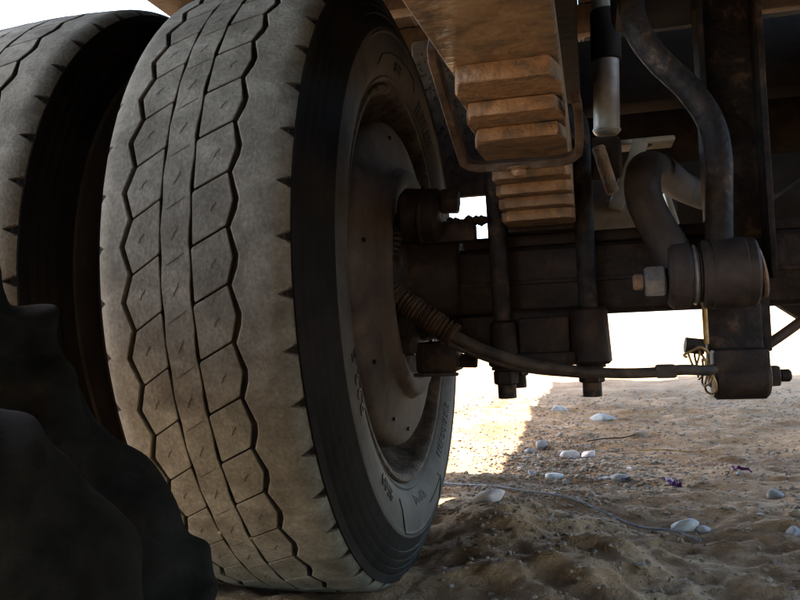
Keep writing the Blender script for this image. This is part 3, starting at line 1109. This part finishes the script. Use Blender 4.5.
def skin_mesh(name, joints, edges, root, material, parent, sub=2, disp=()):
    me = bpy.data.meshes.new(name)
    me.from_pydata([j[0] for j in joints], edges, [])
    o = bpy.data.objects.new('tmp', me)
    COL.objects.link(o)
    sm = o.modifiers.new('skin', 'SKIN')
    for i, j in enumerate(joints):
        rr_ = j[1] if isinstance(j[1], tuple) else (j[1], j[1])
        me.skin_vertices[0].data[i].radius = rr_
        me.skin_vertices[0].data[i].use_root = (i == root)
    sd = o.modifiers.new('sub', 'SUBSURF')
    sd.levels = sd.render_levels = sub
    for st, sz in disp:
        tx = bpy.data.textures.new('fold', 'CLOUDS')
        tx.noise_scale = sz
        dm = o.modifiers.new('fold', 'DISPLACE')
        dm.texture = tx
        dm.texture_coords = 'LOCAL'
        dm.strength = st
        dm.mid_level = .5
    dg = bpy.context.evaluated_depsgraph_get()
    m2 = bpy.data.meshes.new_from_object(o.evaluated_get(dg))
    bpy.data.objects.remove(o)
    m2.materials.clear()
    m2.materials.append(MT[material])
    m2.polygons.foreach_set('use_smooth', [True] * len(m2.polygons))
    return link(name, m2, parent)

PEL = (-.47, -1.30, .27)
j = [(PEL, (.13, .12)), ((-.36, -1.27, .29), .095), ((-.20, -1.12, .36), .088), ((-.080, -1.01, .362), .074), ((-.006, -.950, .303), .072), ((.000, -.945, .21), .066), ((-.05, -.96, .13), .060), ((-.06, -.97, .06), .055),
     ((-.51, -1.16, .29), .095), ((-.46, -.93, .40), .088), ((-.37, -.745, .475), .078), ((-.290, -.69, .440), .074), ((-.215, -.67, .325), .062), ((-.140, -.66, .232), .066), ((-.090, -.66, .150), .062), ((-.055, -.665, .06), .055)]
e = [(0, 1), (1, 2), (2, 3), (3, 4), (4, 5), (5, 6), (6, 7), (0, 8), (8, 9), (9, 10), (10, 11), (11, 12), (12, 13), (13, 14), (14, 15)]
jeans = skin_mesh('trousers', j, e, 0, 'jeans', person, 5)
from mathutils import noise as mnoise
me = jeans.data
me.update()
nrm = [v.normal.copy() for v in me.vertices]
for v, n_ in zip(me.vertices, nrm):
    p = v.co
    # long creases running across the bent leg, softer sag between them
    a = p.dot(Vector((.62, .15, .77)))
    b = p.dot(Vector((.77, .10, -.62)))
    wob = mnoise.noise(Vector((a * 3, b * 4, p.y * 5)))
    # gathered cloth: narrow creased ridges over sagging cloth, strongest on the shin behind
    amp = (.018 if p.y > -.85 else .010) * (.45 + .9 * max(0.0, .5 + mnoise.noise(p * 6 + Vector((5, 2, 1)))))
    fold = (.5 + .5 * cos(2 * (b * 25 + a * 20 + p.y * 16 + 5.0 * wob))) ** 1.7
    fold2 = (.5 + .5 * cos(2 * (b * 38 - a * 34 - p.y * 20 + 5.0 * wob + 1))) ** 1.5
    soft = mnoise.noise(p * 9)
    v.co = p + n_ * (amp * (fold - .5) + amp * .4 * (fold2 - .5) + .006 * soft + .006)
me.update()
jeans['label'] = 'dark creased trousers bunched below the knee'
skin_mesh('body', [(PEL, .09), ((-0.540, -1.340, 0.500), .11), ((-0.560, -1.260, 0.700), .12), ((-0.550, -1.210, 0.820), .05), ((-0.545, -1.190, 0.880), .07), ((-0.540, -1.170, 0.970), .085), ((-0.540, -1.170, 1.040), .05),
                   ((-0.440, -1.380, 0.720), .05), ((-0.300, -1.440, 0.580), .040), ((-0.180, -1.220, 0.500), .028), ((-0.150, -1.210, 0.490), .03),
                   ((-0.640, -1.140, 0.700), .05), ((-0.620, -0.880, 0.540), .040), ((-0.520, -0.830, 0.530), .028), ((-0.470, -0.810, 0.545), .03)],
          [(0, 1), (1, 2), (2, 3), (3, 4), (4, 5), (5, 6), (2, 7), (7, 8), (8, 9), (9, 10), (2, 11), (11, 12), (12, 13), (13, 14)], 0, 'skin', person, 2)
skin_mesh('shirt', [((-0.490, -1.340, 0.360), .135), ((-0.540, -1.340, 0.520), .135), ((-0.560, -1.260, 0.700), .15), ((-0.555, -1.220, 0.790), .075),
                    ((-0.440, -1.380, 0.720), .062), ((-0.300, -1.440, 0.580), .052), ((-0.195, -1.225, 0.515), .042),
                    ((-0.640, -1.140, 0.700), .062), ((-0.620, -0.880, 0.550), .052), ((-0.540, -0.840, 0.530), .042)],
          [(0, 1), (1, 2), (2, 3), (2, 4), (4, 5), (5, 6), (2, 7), (7, 8), (8, 9)], 0, 'shirt', person, 3, ((.02, .06),))
for (x, y, a) in ((-.055, -.93, 1.25), (-.02, -.625, .9)):
    skin_mesh('shoe', [((x - .07 * cos(a), y - .07 * sin(a), .055), .045), ((x, y, .055), .042), ((x + .09 * cos(a), y + .09 * sin(a), .045), (.045, .032)), ((x + .15 * cos(a), y + .15 * sin(a), .040), (.035, .025))],
              [(0, 1), (1, 2), (2, 3)], 0, 'shoe', person, 2)
